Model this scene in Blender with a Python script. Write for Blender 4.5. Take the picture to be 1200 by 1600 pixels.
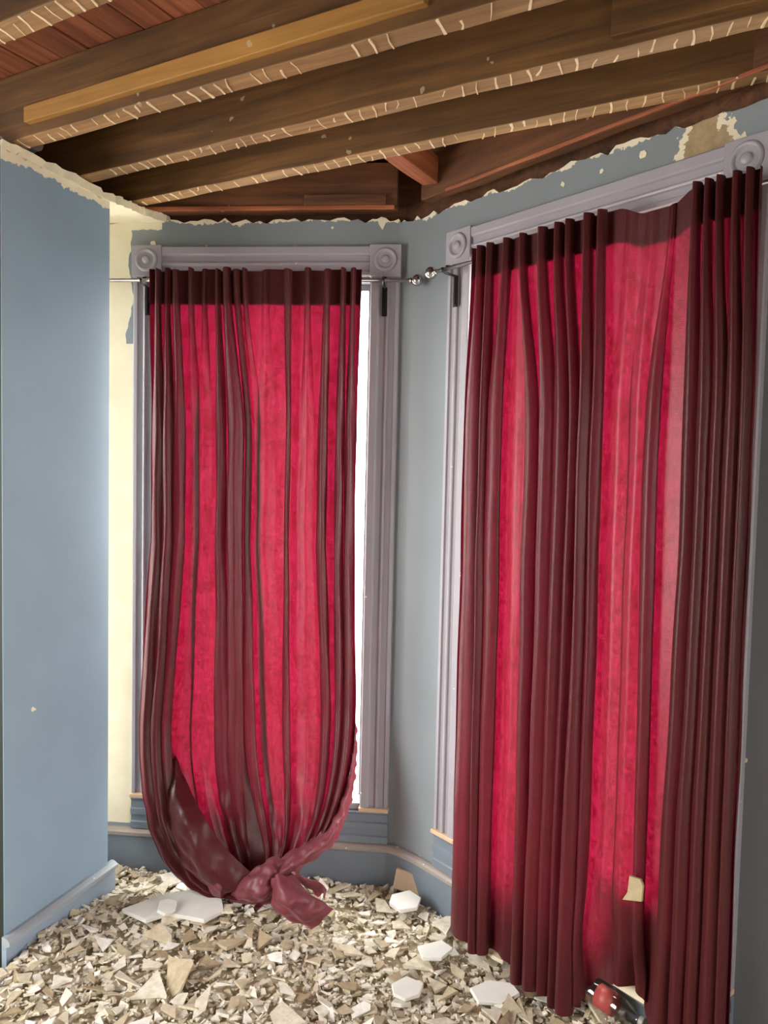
import bpy, math, random
import numpy as np
from mathutils import Vector, Matrix

for o in list(bpy.data.objects):
    bpy.data.objects.remove(o)
S = bpy.context.scene
COL = S.collection
random.seed(7)
rng = np.random.default_rng(11)

# ------------------------------------------------------------------ camera
FPX = 1200.0
CAMZ = 1.6
TH, RO = math.radians(3.1), math.radians(1.29)
vF = Vector((0, math.cos(TH), -math.sin(TH)))
vR0 = Vector((1, 0, 0))
vU0 = Vector((0, math.sin(TH), math.cos(TH)))
vR = vR0 * math.cos(RO) + vU0 * math.sin(RO)
vU = vU0 * math.cos(RO) - vR0 * math.sin(RO)
CAM = Vector((0, 0, CAMZ))
cd = bpy.data.cameras.new('camera')
cam = bpy.data.objects.new('camera', cd)
COL.objects.link(cam)
M = Matrix((vR, vU, -vF)).transposed().to_4x4()
M.translation = CAM
cam.matrix_world = M
cd.sensor_fit = 'VERTICAL'
cd.sensor_height = 24.0
cd.lens = 24.0 * FPX / 1600.0
cd.clip_start = 0.02
S.camera = cam

# ------------------------------------------------------------------ sky, portals, exposure
SKY = 16.0
w = bpy.data.worlds.new('overcast_sky')
S.world = w
w.use_nodes = True
bg = w.node_tree.nodes['Background']
bg.inputs[0].default_value = (1.0, 0.985, 0.94, 1)
bg.inputs[1].default_value = SKY
S.view_settings.view_transform = 'Standard'
S.view_settings.look = 'None'
S.view_settings.gamma = 1
S.view_settings.exposure = 0.25
S.view_settings.use_curve_mapping = False
S.cycles.max_bounces = 14
S.cycles.diffuse_bounces = 8
S.cycles.transmission_bounces = 12
S.cycles.transparent_max_bounces = 12


def portal(name, center, xdir, width, height):
    """sampling guide set in a window opening (gives no light of its own)"""
    ld = bpy.data.lights.new(name, 'AREA')
    ld.shape = 'RECTANGLE'
    ld.size, ld.size_y = width, height
    o = bpy.data.objects.new(name, ld)
    COL.objects.link(o)
    x = -Vector((xdir[0], xdir[1], 0)).normalized()
    y = Vector((0, 0, 1))
    z = x.cross(y)
    m = Matrix((x, y, z)).transposed().to_4x4()
    m.translation = Vector(center)
    o.matrix_world = m          # light shines along local -Z
    ld.cycles.is_portal = True
    return o


def px_on(x, y, p, n):
    """world point where the sight line of a photo pixel meets the vertical plane through p with plan normal n"""
    v = vF + vR * ((x - 600) / FPX) - vU * ((y - 800) / FPX)
    nn = Vector((n[0], n[1], 0))
    return CAM + v * ((Vector((p[0], p[1], 0)) - CAM).dot(nn) / v.dot(nn))


def px_z(x, y, z):
    v = vF + vR * ((x - 600) / FPX) - vU * ((y - 800) / FPX)
    return CAM + v * ((z - CAMZ) / v.z)


# ------------------------------------------------------------------ helpers
class MB:
    def __init__(s):
        s.v, s.f, s.m = [], [], []

    def add(s, verts, faces, mi=0):
        b = len(s.v)
        s.v += [tuple(p) for p in verts]
        s.f += [tuple(b + i for i in f) for f in faces]
        s.m += [mi] * len(faces)
        return s

    def box(s, c, ax, ay, az, hx, hy, hz, mi=0):
        c, ax, ay, az = Vector(c), Vector(ax), Vector(ay), Vector(az)
        vs = []
        for i in (-1, 1):
            for j in (-1, 1):
                for k in (-1, 1):
                    vs.append(c + ax * hx * i + ay * hy * j + az * hz * k)
        return s.add(vs, [(0, 1, 3, 2), (4, 6, 7, 5), (0, 4, 5, 1), (2, 3, 7, 6), (0, 2, 6, 4), (1, 5, 7, 3)], mi)

    def sweep(s, frames, profile, closed=False, caps=True, mi=0):
        """frames: list of (origin, ax, ay); profile: list of (a, b)"""
        n = len(profile)
        b = len(s.v)
        for o, ax, ay in frames:
            o, ax, ay = Vector(o), Vector(ax), Vector(ay)
            for a, c in profile:
                s.v.append(tuple(o + ax * a + ay * c))
        for i in range(len(frames) - 1):
            for j in range(n if closed else n - 1):
                k = (j + 1) % n
                s.f.append((b + i * n + j, b + i * n + k, b + (i + 1) * n + k, b + (i + 1) * n + j))
                s.m.append(mi)
        if caps and len(frames) > 1:
            s.f.append(tuple(b + j for j in range(n - 1, -1, -1)))
            s.f.append(tuple(b + (len(frames) - 1) * n + j for j in range(n)))
            s.m += [mi, mi]
        return s

    def tube(s, pts, r, seg=12, mi=0, caps=True):
        pts = [Vector(p) for p in pts]
        fr = []
        rr = r if isinstance(r, (list, tuple)) else [r] * len(pts)
        up = Vector((0, 0, 1))
        b = len(s.v)
        for i, p in enumerate(pts):
            t = (pts[min(i + 1, len(pts) - 1)] - pts[max(i - 1, 0)]).normalized()
            a = t.cross(up)
            if a.length < 1e-3:
                a = t.cross(Vector((1, 0, 0)))
            a.normalize()
            c = a.cross(t).normalized()
            for k in range(seg):
                th = 2 * math.pi * k / seg
                s.v.append(tuple(p + a * math.cos(th) * rr[i] + c * math.sin(th) * rr[i]))
        for i in range(len(pts) - 1):
            for k in range(seg):
                k2 = (k + 1) % seg
                s.f.append((b + i * seg + k, b + i * seg + k2, b + (i + 1) * seg + k2, b + (i + 1) * seg + k))
                s.m.append(mi)
        if caps:
            s.f.append(tuple(b + k for k in range(seg - 1, -1, -1)))
            s.f.append(tuple(b + (len(pts) - 1) * seg + k for k in range(seg)))
            s.m += [mi, mi]
        return s

    def lathe(s, o, ax, ay, az, prof, seg=32, mi=0):
        """revolve (r, h) about az through o"""
        o, ax, ay, az = Vector(o), Vector(ax), Vector(ay), Vector(az)
        b = len(s.v)
        for r, h in prof:
            for k in range(seg):
                t = 2 * math.pi * k / seg
                s.v.append(tuple(o + ax * (r * math.cos(t)) + ay * (r * math.sin(t)) + az * h))
        for i in range(len(prof) - 1):
            for k in range(seg):
                k2 = (k + 1) % seg
                s.f.append((b + i * seg + k, b + i * seg + k2, b + (i + 1) * seg + k2, b + (i + 1) * seg + k))
                s.m.append(mi)
        s.f.append(tuple(b + k for k in range(seg - 1, -1, -1)))
        s.f.append(tuple(b + (len(prof) - 1) * seg + k for k in range(seg)))
        s.m += [mi, mi]
        return s

    def build(s, name, mats, parent=None, smooth=False, bevel=0.0, recalc=True):
        me = bpy.data.meshes.new(name)
        me.from_pydata(s.v, [], s.f)
        if not isinstance(mats, (list, tuple)):
            mats = [mats]
        for m in mats:
            me.materials.append(m)
        me.polygons.foreach_set('material_index', s.m)
        if recalc:
            import bmesh
            bm = bmesh.new()
            bm.from_mesh(me)
            bmesh.ops.recalc_face_normals(bm, faces=bm.faces)
            bm.to_mesh(me)
            bm.free()
        o = link(name, me, parent)
        if smooth:
            me.polygons.foreach_set('use_smooth', [True] * len(me.polygons))
        if bevel:
            md = o.modifiers.new('bevel', 'BEVEL')
            md.width = bevel
            md.segments = 2
            md.limit_method = 'ANGLE'
        me.update()
        return o


def link(name, me, parent=None):
    o = bpy.data.objects.new(name, me)
    COL.objects.link(o)
    if parent is not None:
        o.parent = parent
    return o


def empty(name, loc=(0, 0, 0)):
    o = bpy.data.objects.new(name, None)
    COL.objects.link(o)
    o.location = loc
    o.empty_display_size = 0.05
    return o


def tag(o, label, cat, group=None, kind=None):
    o['label'] = label
    o['category'] = cat
    if group:
        o['group'] = group
    if kind:
        o['kind'] = kind
    return o


def struct(o, label, cat):
    return tag(o, label, cat, kind='structure')


# ------------------------------------------------------------------ materials
def srgb(r, g, b):
    f = lambda c: c / 12.92 if c <= 0.04045 else ((c + 0.055) / 1.055) ** 2.4
    return (f(r / 255), f(g / 255), f(b / 255), 1)


class NT:
    def __init__(s, name):
        s.mat = bpy.data.materials.new(name)
        s.mat.use_nodes = True
        s.t = s.mat.node_tree
        s.t.nodes.clear()
        s.out = s.t.nodes.new('ShaderNodeOutputMaterial')

    def n(s, typ, **kw):
        nd = s.t.nodes.new('ShaderNode' + typ)
        for k, v in kw.items():
            if k.startswith('i_'):
                nd.inputs[k[2:].replace('_', ' ')].default_value = v
            else:
                setattr(nd, k, v)
        return nd

    def l(s, a, b):
        s.t.links.new(a, b)

    def math(s, op, a, b=None, clamp=False):
        nd = s.n('Math', operation=op, use_clamp=clamp)
        for i, x in enumerate((a, b)):
            if x is None:
                continue
            if isinstance(x, (int, float)):
                nd.inputs[i].default_value = x
            else:
                s.l(x, nd.inputs[i])
        return nd.outputs[0]

    def mix(s, fac, a, b, blend='MIX'):
        nd = s.n('Mix', data_type='RGBA', blend_type=blend)
        for sock, x in ((nd.inputs[0], fac), (nd.inputs[6], a), (nd.inputs[7], b)):
            if isinstance(x, (int, float, tuple)):
                sock.default_value = x
            else:
                s.l(x, sock)
        return nd.outputs[2]

    def noise(s, scale, detail=4, rough=0.55, vec=None, dist=0.0):
        nd = s.n('TexNoise')
        nd.inputs['Scale'].default_value = scale
        nd.inputs['Detail'].default_value = detail
        nd.inputs['Roughness'].default_value = rough
        nd.inputs['Distortion'].default_value = dist
        if vec is not None:
            s.l(vec, nd.inputs['Vector'])
        return nd.outputs['Fac']

    def ramp(s, fac, stops):
        nd = s.n('ValToRGB')
        cr = nd.color_ramp
        while len(cr.elements) < len(stops):
            cr.elements.new(0.5)
        for e, (p, c) in zip(cr.elements, stops):
            e.position = p
            e.color = c
        s.l(fac, nd.inputs[0])
        return nd.outputs[0]

    def bump(s, h, strength=0.3, dist=0.01):
        nd = s.n('Bump')
        nd.inputs['Strength'].default_value = strength
        nd.inputs['Distance'].default_value = dist
        s.l(h, nd.inputs['Height'])
        return nd.outputs[0]

    def prin(s, col, rough=0.6, normal=None, **kw):
        nd = s.n('BsdfPrincipled')
        if isinstance(col, tuple):
            nd.inputs['Base Color'].default_value = col
        else:
            s.l(col, nd.inputs['Base Color'])
        if isinstance(rough, (int, float)):
            nd.inputs['Roughness'].default_value = rough
        else:
            s.l(rough, nd.inputs['Roughness'])
        if normal is not None:
            s.l(normal, nd.inputs['Normal'])
        for k, v in kw.items():
            nd.inputs[k.replace('_', ' ')].default_value = v
        return nd.outputs[0]

    def done(s, shader):
        s.l(shader, s.out.inputs[0])
        return s.mat

    def pos(s):
        return s.n('NewGeometry').outputs['Position']

    def obj(s):
        return s.n('TexCoord').outputs['Object']

    def scaled(s, vec, sc):
        nd = s.n('Mapping')
        nd.inputs['Scale'].default_value = sc
        s.l(vec, nd.inputs['Vector'])
        return nd.outputs[0]


WALLTOP = 2.517
ZJ, JH = 2.55, 0.188       # underside and depth of the joists
UP = Vector((0, 0, 1))
CREAM = srgb(234, 224, 196)
BLUE = srgb(133, 140, 146)
TRIMC = srgb(160, 155, 163)


def mat_wall(name, blue, band, cream_x=None, damage=None):
    t = NT(name)
    p = t.pos()
    sp = t.n('SeparateXYZ')
    t.l(p, sp.inputs[0])
    x, z = sp.outputs[0], sp.outputs[2]
    n1 = t.noise(9, 5, 0.6, p)
    n2 = t.noise(34, 4, 0.7, p)
    n3 = t.noise(2.2, 3, 0.5, p)
    # broken strip of bare plaster along the top
    jag = t.math('MULTIPLY', t.math('SUBTRACT', n1, 0.5), 0.07)
    jag = t.math('ADD', jag, t.math('MULTIPLY', t.math('SUBTRACT', n2, 0.5), 0.04))
    mk = t.math('GREATER_THAN', t.math('ADD', z, jag), band)
    # small flakes of missing paint
    nf = t.noise(15, 2, 0.4, p)
    fl = t.math('GREATER_THAN', nf, 0.78)
    mk = t.math('MAXIMUM', mk, fl)
    if cream_x is not None:
        x0, ztop = cream_x
        n4 = t.noise(7, 3, 0.5, p)
        edge = t.math('ADD', x, t.math('MULTIPLY', t.math('SUBTRACT', n4, 0.5), 0.10))
        lower = t.math('LESS_THAN', z, 2.06)
        edge = t.math('ADD', edge, t.math('MULTIPLY', lower, -0.04))
        mk = t.math('MAXIMUM', mk, t.math('LESS_THAN', edge, x0))
        up = t.math('MULTIPLY', t.math('GREATER_THAN', t.math('ADD', z, t.math('MULTIPLY', jag, .4)), ztop), t.math('LESS_THAN', x, -0.86))
        mk = t.math('MAXIMUM', mk, up)
        low = t.math('GREATER_THAN', z, 0.19)
        left = t.math('LESS_THAN', x, 9.0)
        mk = t.math('MULTIPLY', mk, t.math('MAXIMUM', low, 0.0))
    shade = t.ramp(n3, [(0.25, (0.88, 0.88, 0.88, 1)), (0.75, (1.08, 1.08, 1.08, 1))])
    cb = t.mix(1.0, blue, shade, 'MULTIPLY')
    cc = t.mix(n1, srgb(220, 206, 172), srgb(243, 235, 214))
    col = t.mix(mk, cb, cc)
    if damage is not None:
        dx, dy, dz, rad = damage
        vm = t.n('VectorMath', operation='DISTANCE')
        t.l(p, vm.inputs[0])
        vm.inputs[1].default_value = (dx, dy, dz)
        dd = t.math('ADD', vm.outputs['Value'], t.math('MULTIPLY', t.math('SUBTRACT', t.noise(16, 4, 0.6, p), 0.5), 0.16))
        m1 = t.math('LESS_THAN', dd, rad)
        m2 = t.math('LESS_THAN', dd, rad * 0.72)
        col = t.mix(m1, col, cc)
        brown = t.mix(n2, srgb(118, 98, 70), srgb(196, 170, 132))
        col = t.mix(m2, col, brown)
    rough = t.math('ADD', t.math('MULTIPLY', mk, 0.35), 0.5)
    h = t.math('ADD', t.math('MULTIPLY', mk, -0.6), t.math('MULTIPLY', n2, 0.25))
    return t.done(t.prin(col, rough, t.bump(h, 0.35, 0.004)))


M_BAY = mat_wall('painted_bay_wall', BLUE, WALLTOP - 0.003, cream_x=(-0.985, 2.485), damage=(0.80, 2.0, 2.455, 0.085))
M_PIER = mat_wall('pier_wall_cool_lit', srgb(138, 160, 178), WALLTOP - 0.03)  # bluer than the bay paint: cool sky light worked into the colour
M_ROOM = mat_wall('painted_room_wall', BLUE, WALLTOP - 0.03)


def mat_simple(name, col, rough=0.6, nscale=20, var=0.12, bumps=0.15, **kw):
    t = NT(name)
    p = t.obj()
    n = t.noise(nscale, 5, 0.6, p)
    a = tuple(c * (1 - var) for c in col[:3]) + (1,)
    b = tuple(min(1, c * (1 + var)) for c in col[:3]) + (1,)
    c = t.mix(n, a, b)
    return t.done(t.prin(c, rough, t.bump(n, bumps, 0.003), **kw))


def mat_trim(name, col, wear=0.74):
    t = NT(name)
    p = t.pos()
    n1 = t.noise(6, 4, 0.6, p)
    n2 = t.noise(28, 3, 0.6, p)
    base = t.mix(n1, tuple(c * 0.9 for c in col[:3]) + (1,), tuple(c * 1.1 for c in col[:3]) + (1,))
    chip = t.math('GREATER_THAN', n2, wear)
    c = t.mix(chip, base, CREAM)
    h = t.math('SUBTRACT', t.math('MULTIPLY', n1, 0.3), t.math('MULTIPLY', chip, 0.5))
    return t.done(t.prin(c, 0.42, t.bump(h, 0.25, 0.002)))


M_TRIM = mat_trim('trim_paint', TRIMC)
M_BASE = mat_trim('baseboard_paint', srgb(116, 126, 138))
M_PBASE = mat_trim('pier_baseboard_paint', srgb(142, 157, 174))
M_PCAP = mat_trim('pier_baseboard_cap_paint', srgb(150, 158, 166))
M_DARK = mat_simple('dark_opening_green', srgb(38, 44, 40), 0.5)  # darkness of the opening left of the pier put into the colour
M_PLASTER = mat_simple('bare_cream_plaster', CREAM, 0.85, 30, 0.14, 0.3)
M_BARE = mat_simple('bare_pine_edge', srgb(206, 176, 146), 0.7, 40, 0.2, 0.3)


def mat_wood(name, c1, c2, c3, stretch=(0.9, 14, 14), rough=0.65):
    t = NT(name)
    o = t.obj()
    info = t.n('ObjectInfo').outputs['Random']
    off = t.n('CombineXYZ')
    t.l(t.math('MULTIPLY', info, 37.0), off.inputs[0])
    t.l(t.math('MULTIPLY', info, 11.0), off.inputs[2])
    va = t.n('VectorMath', operation='ADD')
    t.l(o, va.inputs[0])
    t.l(off.outputs[0], va.inputs[1])
    v = t.scaled(va.outputs[0], stretch)
    g = t.noise(2.4, 6, 0.6, v, 0.6)
    big = t.noise(2.3, 3, 0.5, va.outputs[0])
    c = t.ramp(g, [(0.28, c1), (0.52, c2), (0.78, c3)])
    sh = t.ramp(big, [(0.3, (0.62, 0.6, 0.58, 1)), (0.7, (1.12, 1.1, 1.05, 1))])
    c = t.mix(1.0, c, sh, 'MULTIPLY')
    # pale plaster spatter
    sp = t.math('GREATER_THAN', t.noise(21, 2, 0.5, va.outputs[0]), 0.76)
    c = t.mix(t.math('MULTIPLY', sp, 0.45), c, srgb(206, 190, 160))
    return t.done(t.prin(c, rough, t.bump(g, 0.35, 0.003)))


M_JOIST = mat_wood('joist_wood', srgb(66, 43, 20), srgb(104, 70, 34), srgb(132, 94, 50))
M_UNDER = mat_wood('joist_underside_wood', srgb(124, 92, 60), srgb(160, 122, 82), srgb(196, 158, 112))
M_LEDGER = mat_wood('ledger_wood', srgb(140, 98, 46), srgb(172, 124, 62), srgb(190, 142, 78))
M_RIM = mat_wood('rim_wood', srgb(70, 42, 24), srgb(112, 70, 42), srgb(138, 92, 60))
M_BOARD = mat_wood('subfloor_wood', srgb(92, 46, 28), srgb(142, 78, 50), srgb(170, 104, 70))
M_RED = mat_wood('reddish_lath_wood', srgb(130, 68, 42), srgb(176, 100, 66), srgb(196, 128, 90))
M_MARK = mat_simple('plaster_key_residue', srgb(226, 204, 170), 0.9, 40, 0.15, 0.3)
M_METAL = mat_simple('galvanised_metal', srgb(190, 196, 200), 0.3, 10, 0.1, 0.05, Metallic=0.9)
M_BLACK = mat_simple('dark_bronze_metal', srgb(34, 30, 30), 0.4, 30, 0.2, 0.1, Metallic=0.5)
M_ROD = mat_simple('brushed_steel_rod', srgb(150, 140, 140), 0.28, 30, 0.1, 0.05, Metallic=0.9)
M_ORB = mat_simple('smoky_chrome_finial', srgb(190, 186, 188), 0.08, 30, 0.05, 0.0, Metallic=0.95)


def mat_glass(name, tint=(0.97, 0.985, 0.98, 1), refl=0.04):
    t = NT(name)
    tr = t.n('BsdfTransparent')
    tr.inputs[0].default_value = tint
    gl = t.n('BsdfGlossy')
    gl.inputs['Roughness'].default_value = 0.03
    mx = t.n('MixShader')
    mx.inputs[0].default_value = refl
    t.l(tr.outputs[0], mx.inputs[1])
    t.l(gl.outputs[0], mx.inputs[2])
    return t.done(mx.outputs[0])


M_GLASS = mat_glass('window_glass')
M_PET = mat_glass('clear_bottle_plastic', (0.93, 0.95, 0.93, 1), 0.10)


def mat_cloth(name, front, through, weave=1.0):
    t = NT(name)
    o = t.obj()
    v1 = t.scaled(o, (260, 260, 30))
    v2 = t.scaled(o, (30, 30, 260))
    wv = t.math('ADD', t.noise(1.6, 2, 0.6, v1), t.noise(1.6, 2, 0.6, v2))
    cr = t.noise(26, 4, 0.6, t.scaled(o, (1, 1, 0.6)))
    big = t.noise(3.2, 3, 0.55, t.scaled(o, (1, 1, 0.35)))
    cf = t.mix(big, tuple(c * 0.82 for c in front[:3]) + (1,), tuple(min(1, c * 1.2) for c in front[:3]) + (1,))
    cr2 = t.noise(95, 3, 0.65, t.scaled(o, (1, 1, 0.7)))
    mod = t.ramp(t.math('ADD', t.math('MULTIPLY', wv, 0.2), t.math('ADD', t.math('MULTIPLY', cr, 0.25), t.math('MULTIPLY', cr2, 0.35))),
                 [(0.42, (0.62, 0.45, 0.48, 1)), (0.60, (1.35, 2.3, 2.1, 1))])
    ct = t.mix(1.0, through, mod, 'MULTIPLY')
    h = t.math('ADD', t.math('MULTIPLY', cr, 0.8), t.math('MULTIPLY', wv, 0.12))
    nb = t.bump(h, 0.35, 0.006)
    pr = t.prin(cf, 0.42, nb, Sheen_Weight=0.5, Sheen_Roughness=0.32, Sheen_Tint=(1.0, 0.62, 0.68, 1), Specular_IOR_Level=0.5)
    tl = t.n('BsdfTranslucent')
    t.l(ct, tl.inputs[0])
    t.l(nb, tl.inputs['Normal'])
    mx = t.n('MixShader')
    mx.inputs[0].default_value = 0.38
    t.l(pr, mx.inputs[1])
    t.l(tl.outputs[0], mx.inputs[2])
    return t.done(mx.outputs[0])


M_CLOTH = mat_cloth('red_cotton_velvet', (0.105, 0.013, 0.016, 1), (0.135, 0.0023, 0.012, 1))
M_LIT = mat_cloth('red_cotton_velvet_lit', (0.25, 0.060, 0.075, 1), (0.19, 0.004, 0.021, 1))  # paler copy of the cloth: light on the knot and tails painted in
M_TAPE = mat_simple('maroon_header_tape', srgb(70, 26, 28), 0.8, 60, 0.2, 0.2)


def mat_rubble(name, crumbs=False):
    t = NT(name)
    p = t.pos()
    info = t.n('ObjectInfo').outputs['Random']
    att = t.n('Attribute', attribute_name='tone').outputs['Fac']
    tone = t.math('FRACT', t.math('ADD', t.math('MULTIPLY', info, 1.0), att))
    if crumbs:
        tone = att
    c = t.ramp(tone, [(0.0, srgb(158, 140, 112)), (0.18, srgb(190, 176, 150)), (0.5, srgb(212, 203, 184)),
                      (0.78, srgb(226, 221, 210)), (0.97, srgb(240, 238, 233))])
    n = t.noise(45, 5, 0.65, p)
    n2 = t.noise(160, 3, 0.6, p)
    sh = t.ramp(n, [(0.3, (0.78, 0.75, 0.7, 1)), (0.65, (1.08, 1.07, 1.05, 1))])
    c = t.mix(1.0, c, sh, 'MULTIPLY')
    h = t.math('ADD', n, t.math('MULTIPLY', n2, 0.5))
    return t.done(t.prin(c, 0.9, t.bump(h, 0.4, 0.004)))


M_RUB = mat_rubble('broken_plaster')
M_CRUMB = mat_rubble('plaster_crumb', True)
M_DUST = mat_simple('plaster_dust', srgb(178, 164, 138), 0.95, 60, 0.25, 0.6)
M_WHITE = mat_simple('white_skim_plaster', srgb(224, 222, 216), 0.85, 25, 0.08, 0.25)
M_BRICK = mat_simple('pale_brick', srgb(196, 172, 146), 0.9, 40, 0.2, 0.4)
M_GROUND = mat_simple('pale_paving', srgb(205, 203, 198), 0.9, 2, 0.1, 0.2)

# ------------------------------------------------------------------ plan of the bay
O1 = Vector((-0.909, 2.951, 0)); E1 = Vector((0.996, -0.0885, 0)).normalized(); N1 = Vector((E1.y, -E1.x, 0))
O2 = Vector((0.251, 2.670, 0)); E2 = Vector((0.624, -0.760, 0)).normalized(); N2 = Vector((E2.y, -E2.x, 0))
O3 = Vector((-1.70, 2.36, 0)); E3 = Vector((0.47, 0.74, 0)).normalized(); N3 = Vector((E3.y, -E3.x, 0))
L1, L2 = 0.900, 0.983
ZS, ZH = 0.32, 2.300           # sill and head of the openings
CW = 0.054                     # half width of the casings
ZR = 2.365
PFAR, PNEAR = Vector((-0.98, 2.73, 0)), Vector((-1.135, 2.28, 0))


def bez(p0, p1, p2, n):
    return [(p0 * (1 - t) ** 2 + p1 * 2 * t * (1 - t) + p2 * t * t) for t in [i / n for i in range(n + 1)]]


def seg(a, b, n):
    return [a.lerp(b, i / n) for i in range(n + 1)]


# path as list of (point, tag) columns
path, win_of = [], []


def addcols(pts, tagname=None):
    for i, p in enumerate(pts):
        if path and (p - path[-1]).length < 1e-5:
            continue
        if path:
            win_of.append(tagname)
        path.append(p.copy())


def opening(O, E, L):
    return O + E * CW, O + E * (L - CW)


a3, b3 = O3 + E3 * 0.11, O3 + E3 * 0.70
a1, b1 = opening(O1, E1, L1)
a2, b2 = opening(O2, E2, L2)
c31 = Vector((-1.30, 2.986, 0))
addcols(seg(O3, a3, 3))
addcols(seg(a3, b3, 16), 'w3')
addcols(seg(b3, O3 + E3 * 0.72, 2))
addcols(bez(O3 + E3 * 0.72, c31, O1 - E1 * 0.32, 8))
addcols(seg(O1 - E1 * 0.32, a1, 12))
addcols(seg(a1, b1, 30), 'w1')
addcols(seg(b1, Vector((0.03, 2.867, 0)), 6))
addcols(bez(Vector((0.03, 2.867, 0)), Vector((0.094, 2.861, 0)), O2 - E2 * 0.05, 14))
addcols(seg(O2 - E2 * 0.05, a2, 4))
addcols(seg(a2, b2, 34), 'w2')
addcols(seg(b2, O2 + E2 * 1.40, 14))
END = O2 + E2 * 1.40
nrm = []
for i in range(len(path)):
    d = (path[min(i + 1, len(path) - 1)] - path[max(i - 1, 0)]).normalized()
    nrm.append(Vector((d.y, -d.x, 0)))          # points into the room
TW = 0.11


def wall_columns(mb, pts, nr, wins, th, ztop, zs, zh, jag=0.012):
    n = len(pts)
    tops = [ztop + random.uniform(-jag, jag) for _ in range(n)]
    V = lambda i, z, out: (pts[i].x - nr[i].x * (th if out else 0), pts[i].y - nr[i].y * (th if out else 0), z)

    def block(i, z0a, z0b, z1a, z1b, top, bot):
        j = i + 1
        vs = [V(i, z0a, 0), V(j, z0b, 0), V(j, z1b, 0), V(i, z1a, 0), V(i, z0a, 1), V(j, z0b, 1), V(j, z1b, 1), V(i, z1a, 1)]
        fs = [(0, 1, 2, 3), (5, 4, 7, 6)]
        if top: fs.append((3, 2, 6, 7))
        if bot: fs.append((0, 4, 5, 1))
        mb.add(vs, fs)
    for i in range(n - 1):
        if wins[i]:
            block(i, 0, 0, zs, zs, True, False)
            block(i, zh, zh, tops[i], tops[i + 1], True, True)
            if i == 0 or not wins[i - 1]:
                mb.add([V(i, zs, 0), V(i, zh, 0), V(i, zh, 1), V(i, zs, 1)], [(0, 1, 2, 3)])
            if i == n - 2 or not wins[i + 1]:
                mb.add([V(i + 1, zs, 0), V(i + 1, zh, 0), V(i + 1, zh, 1), V(i + 1, zs, 1)], [(3, 2, 1, 0)])
        else:
            block(i, 0, 0, tops[i], tops[i + 1], True, False)
    for i in (0, n - 1):
        mb.add([V(i, 0, 0), V(i, tops[i], 0), V(i, tops[i], 1), V(i, 0, 1)], [(0, 1, 2, 3)])


mb = MB()
wall_columns(mb, path, nrm, win_of, TW, WALLTOP, ZS, ZH)
wall_back = struct(mb.build('wall_back', M_BAY, recalc=False), 'curved blue-grey plaster bay wall with flaking cream top edge', 'wall')

# left pier
pd = (PFAR - PNEAR).normalized()
pn = Vector((pd.y, -pd.x, 0))
mb = MB()
pp = seg(PNEAR, PFAR, 40)
wall_columns(mb, pp, [pn] * 41, [None] * 40, 0.12, WALLTOP, 0, 0, 0.010)
wall_left = struct(mb.build('wall_left', M_PIER), 'smooth slate-blue stub wall at the left edge of the bay', 'wall')
# return wall left of the pier, coloured near-black for the dark opening there
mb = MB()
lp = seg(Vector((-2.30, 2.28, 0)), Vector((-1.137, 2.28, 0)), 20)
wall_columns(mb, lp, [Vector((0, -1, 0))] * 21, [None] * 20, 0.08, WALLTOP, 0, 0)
struct(mb.build('wall_return', M_DARK), 'dark green-black wall sliver left of the blue stub wall, standing in for a dark opening', 'wall')


def plain_wall(name, a, b, label, win=None):
    d = (b - a)
    L = d.length
    d.normalize()
    nr = Vector((d.y, -d.x, 0))
    mb = MB()
    cols = [0.0, L] if not win else [0.0, win[0], win[1], L]
    pts, ws = [], []
    for k in range(len(cols) - 1):
        q = seg(a + d * cols[k], a + d * cols[k + 1], 14)
        for p in q:
            if pts and (p - pts[-1]).length < 1e-5: continue
            if pts: ws.append('w' if (win and k == 1) else None)
            pts.append(p)
    wall_columns(mb, pts, [nr] * len(pts), ws, 0.18, ZJ + JH + .03, win[2] if win else 0, win[3] if win else 0)
    return struct(mb.build(name, M_ROOM, recalc=False), label, 'wall')


C_R = Vector((1.72, 0.70, 0))
plain_wall('wall_right', END, C_R, 'blue-grey wall running on past the right window')
plain_wall('wall_right_side', C_R, Vector((1.72, -2.6, 0)), 'plain blue-grey wall on the right behind the camera, with an added daylight opening', win=(0.85, 2.35, 0.2, 2.1))  # opening added out of view to bring daylight onto the stub wall
plain_wall('wall_rear', Vector((1.72, -2.6, 0)), Vector((-2.30, -2.6, 0)), 'plain blue-grey wall behind the camera')
plain_wall('wall_left_side', Vector((-2.30, -2.6, 0)), Vector((-2.30, 2.28, 0)), 'plain blue-grey wall on the left behind the camera, with an added daylight opening', win=(3.2, 4.5, 0.5, 2.2))  # opening added out of view as side light for the curtain folds

# floor + ground outside
mb = MB()
mb.box((-0.2, 0.2, -0.05), (1, 0, 0), (0, 1, 0), (0, 0, 1), 2.6, 3.1, 0.05)
struct(mb.build('floor', M_DUST), 'dusty floor under the plaster rubble', 'floor')
mb = MB()
mb.box((0, 0, -0.7), (1, 0, 0), (0, 1, 0), (0, 0, 1), 25, 25, 0.05)
struct(mb.build('ground_outside', M_GROUND), 'pale overexposed ground outside the windows', 'ground')

# portals
for nm, a, b, nr in (('w1', a1, b1, N1), ('w2', a2, b2, N2), ('w3', a3, b3, N3)):
    c = (a + b) / 2 - nr * 0.085
    portal('portal_' + nm, (c.x, c.y, (ZS + ZH) / 2), (b - a), (b - a).length, ZH - ZS)
portal('portal_left', (-2.36, 1.25, 1.35), (0, 1, 0), 1.3, 1.7)
portal('portal_right', (1.78, -0.9, 1.15), (0, -1, 0), 1.5, 1.9)

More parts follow.
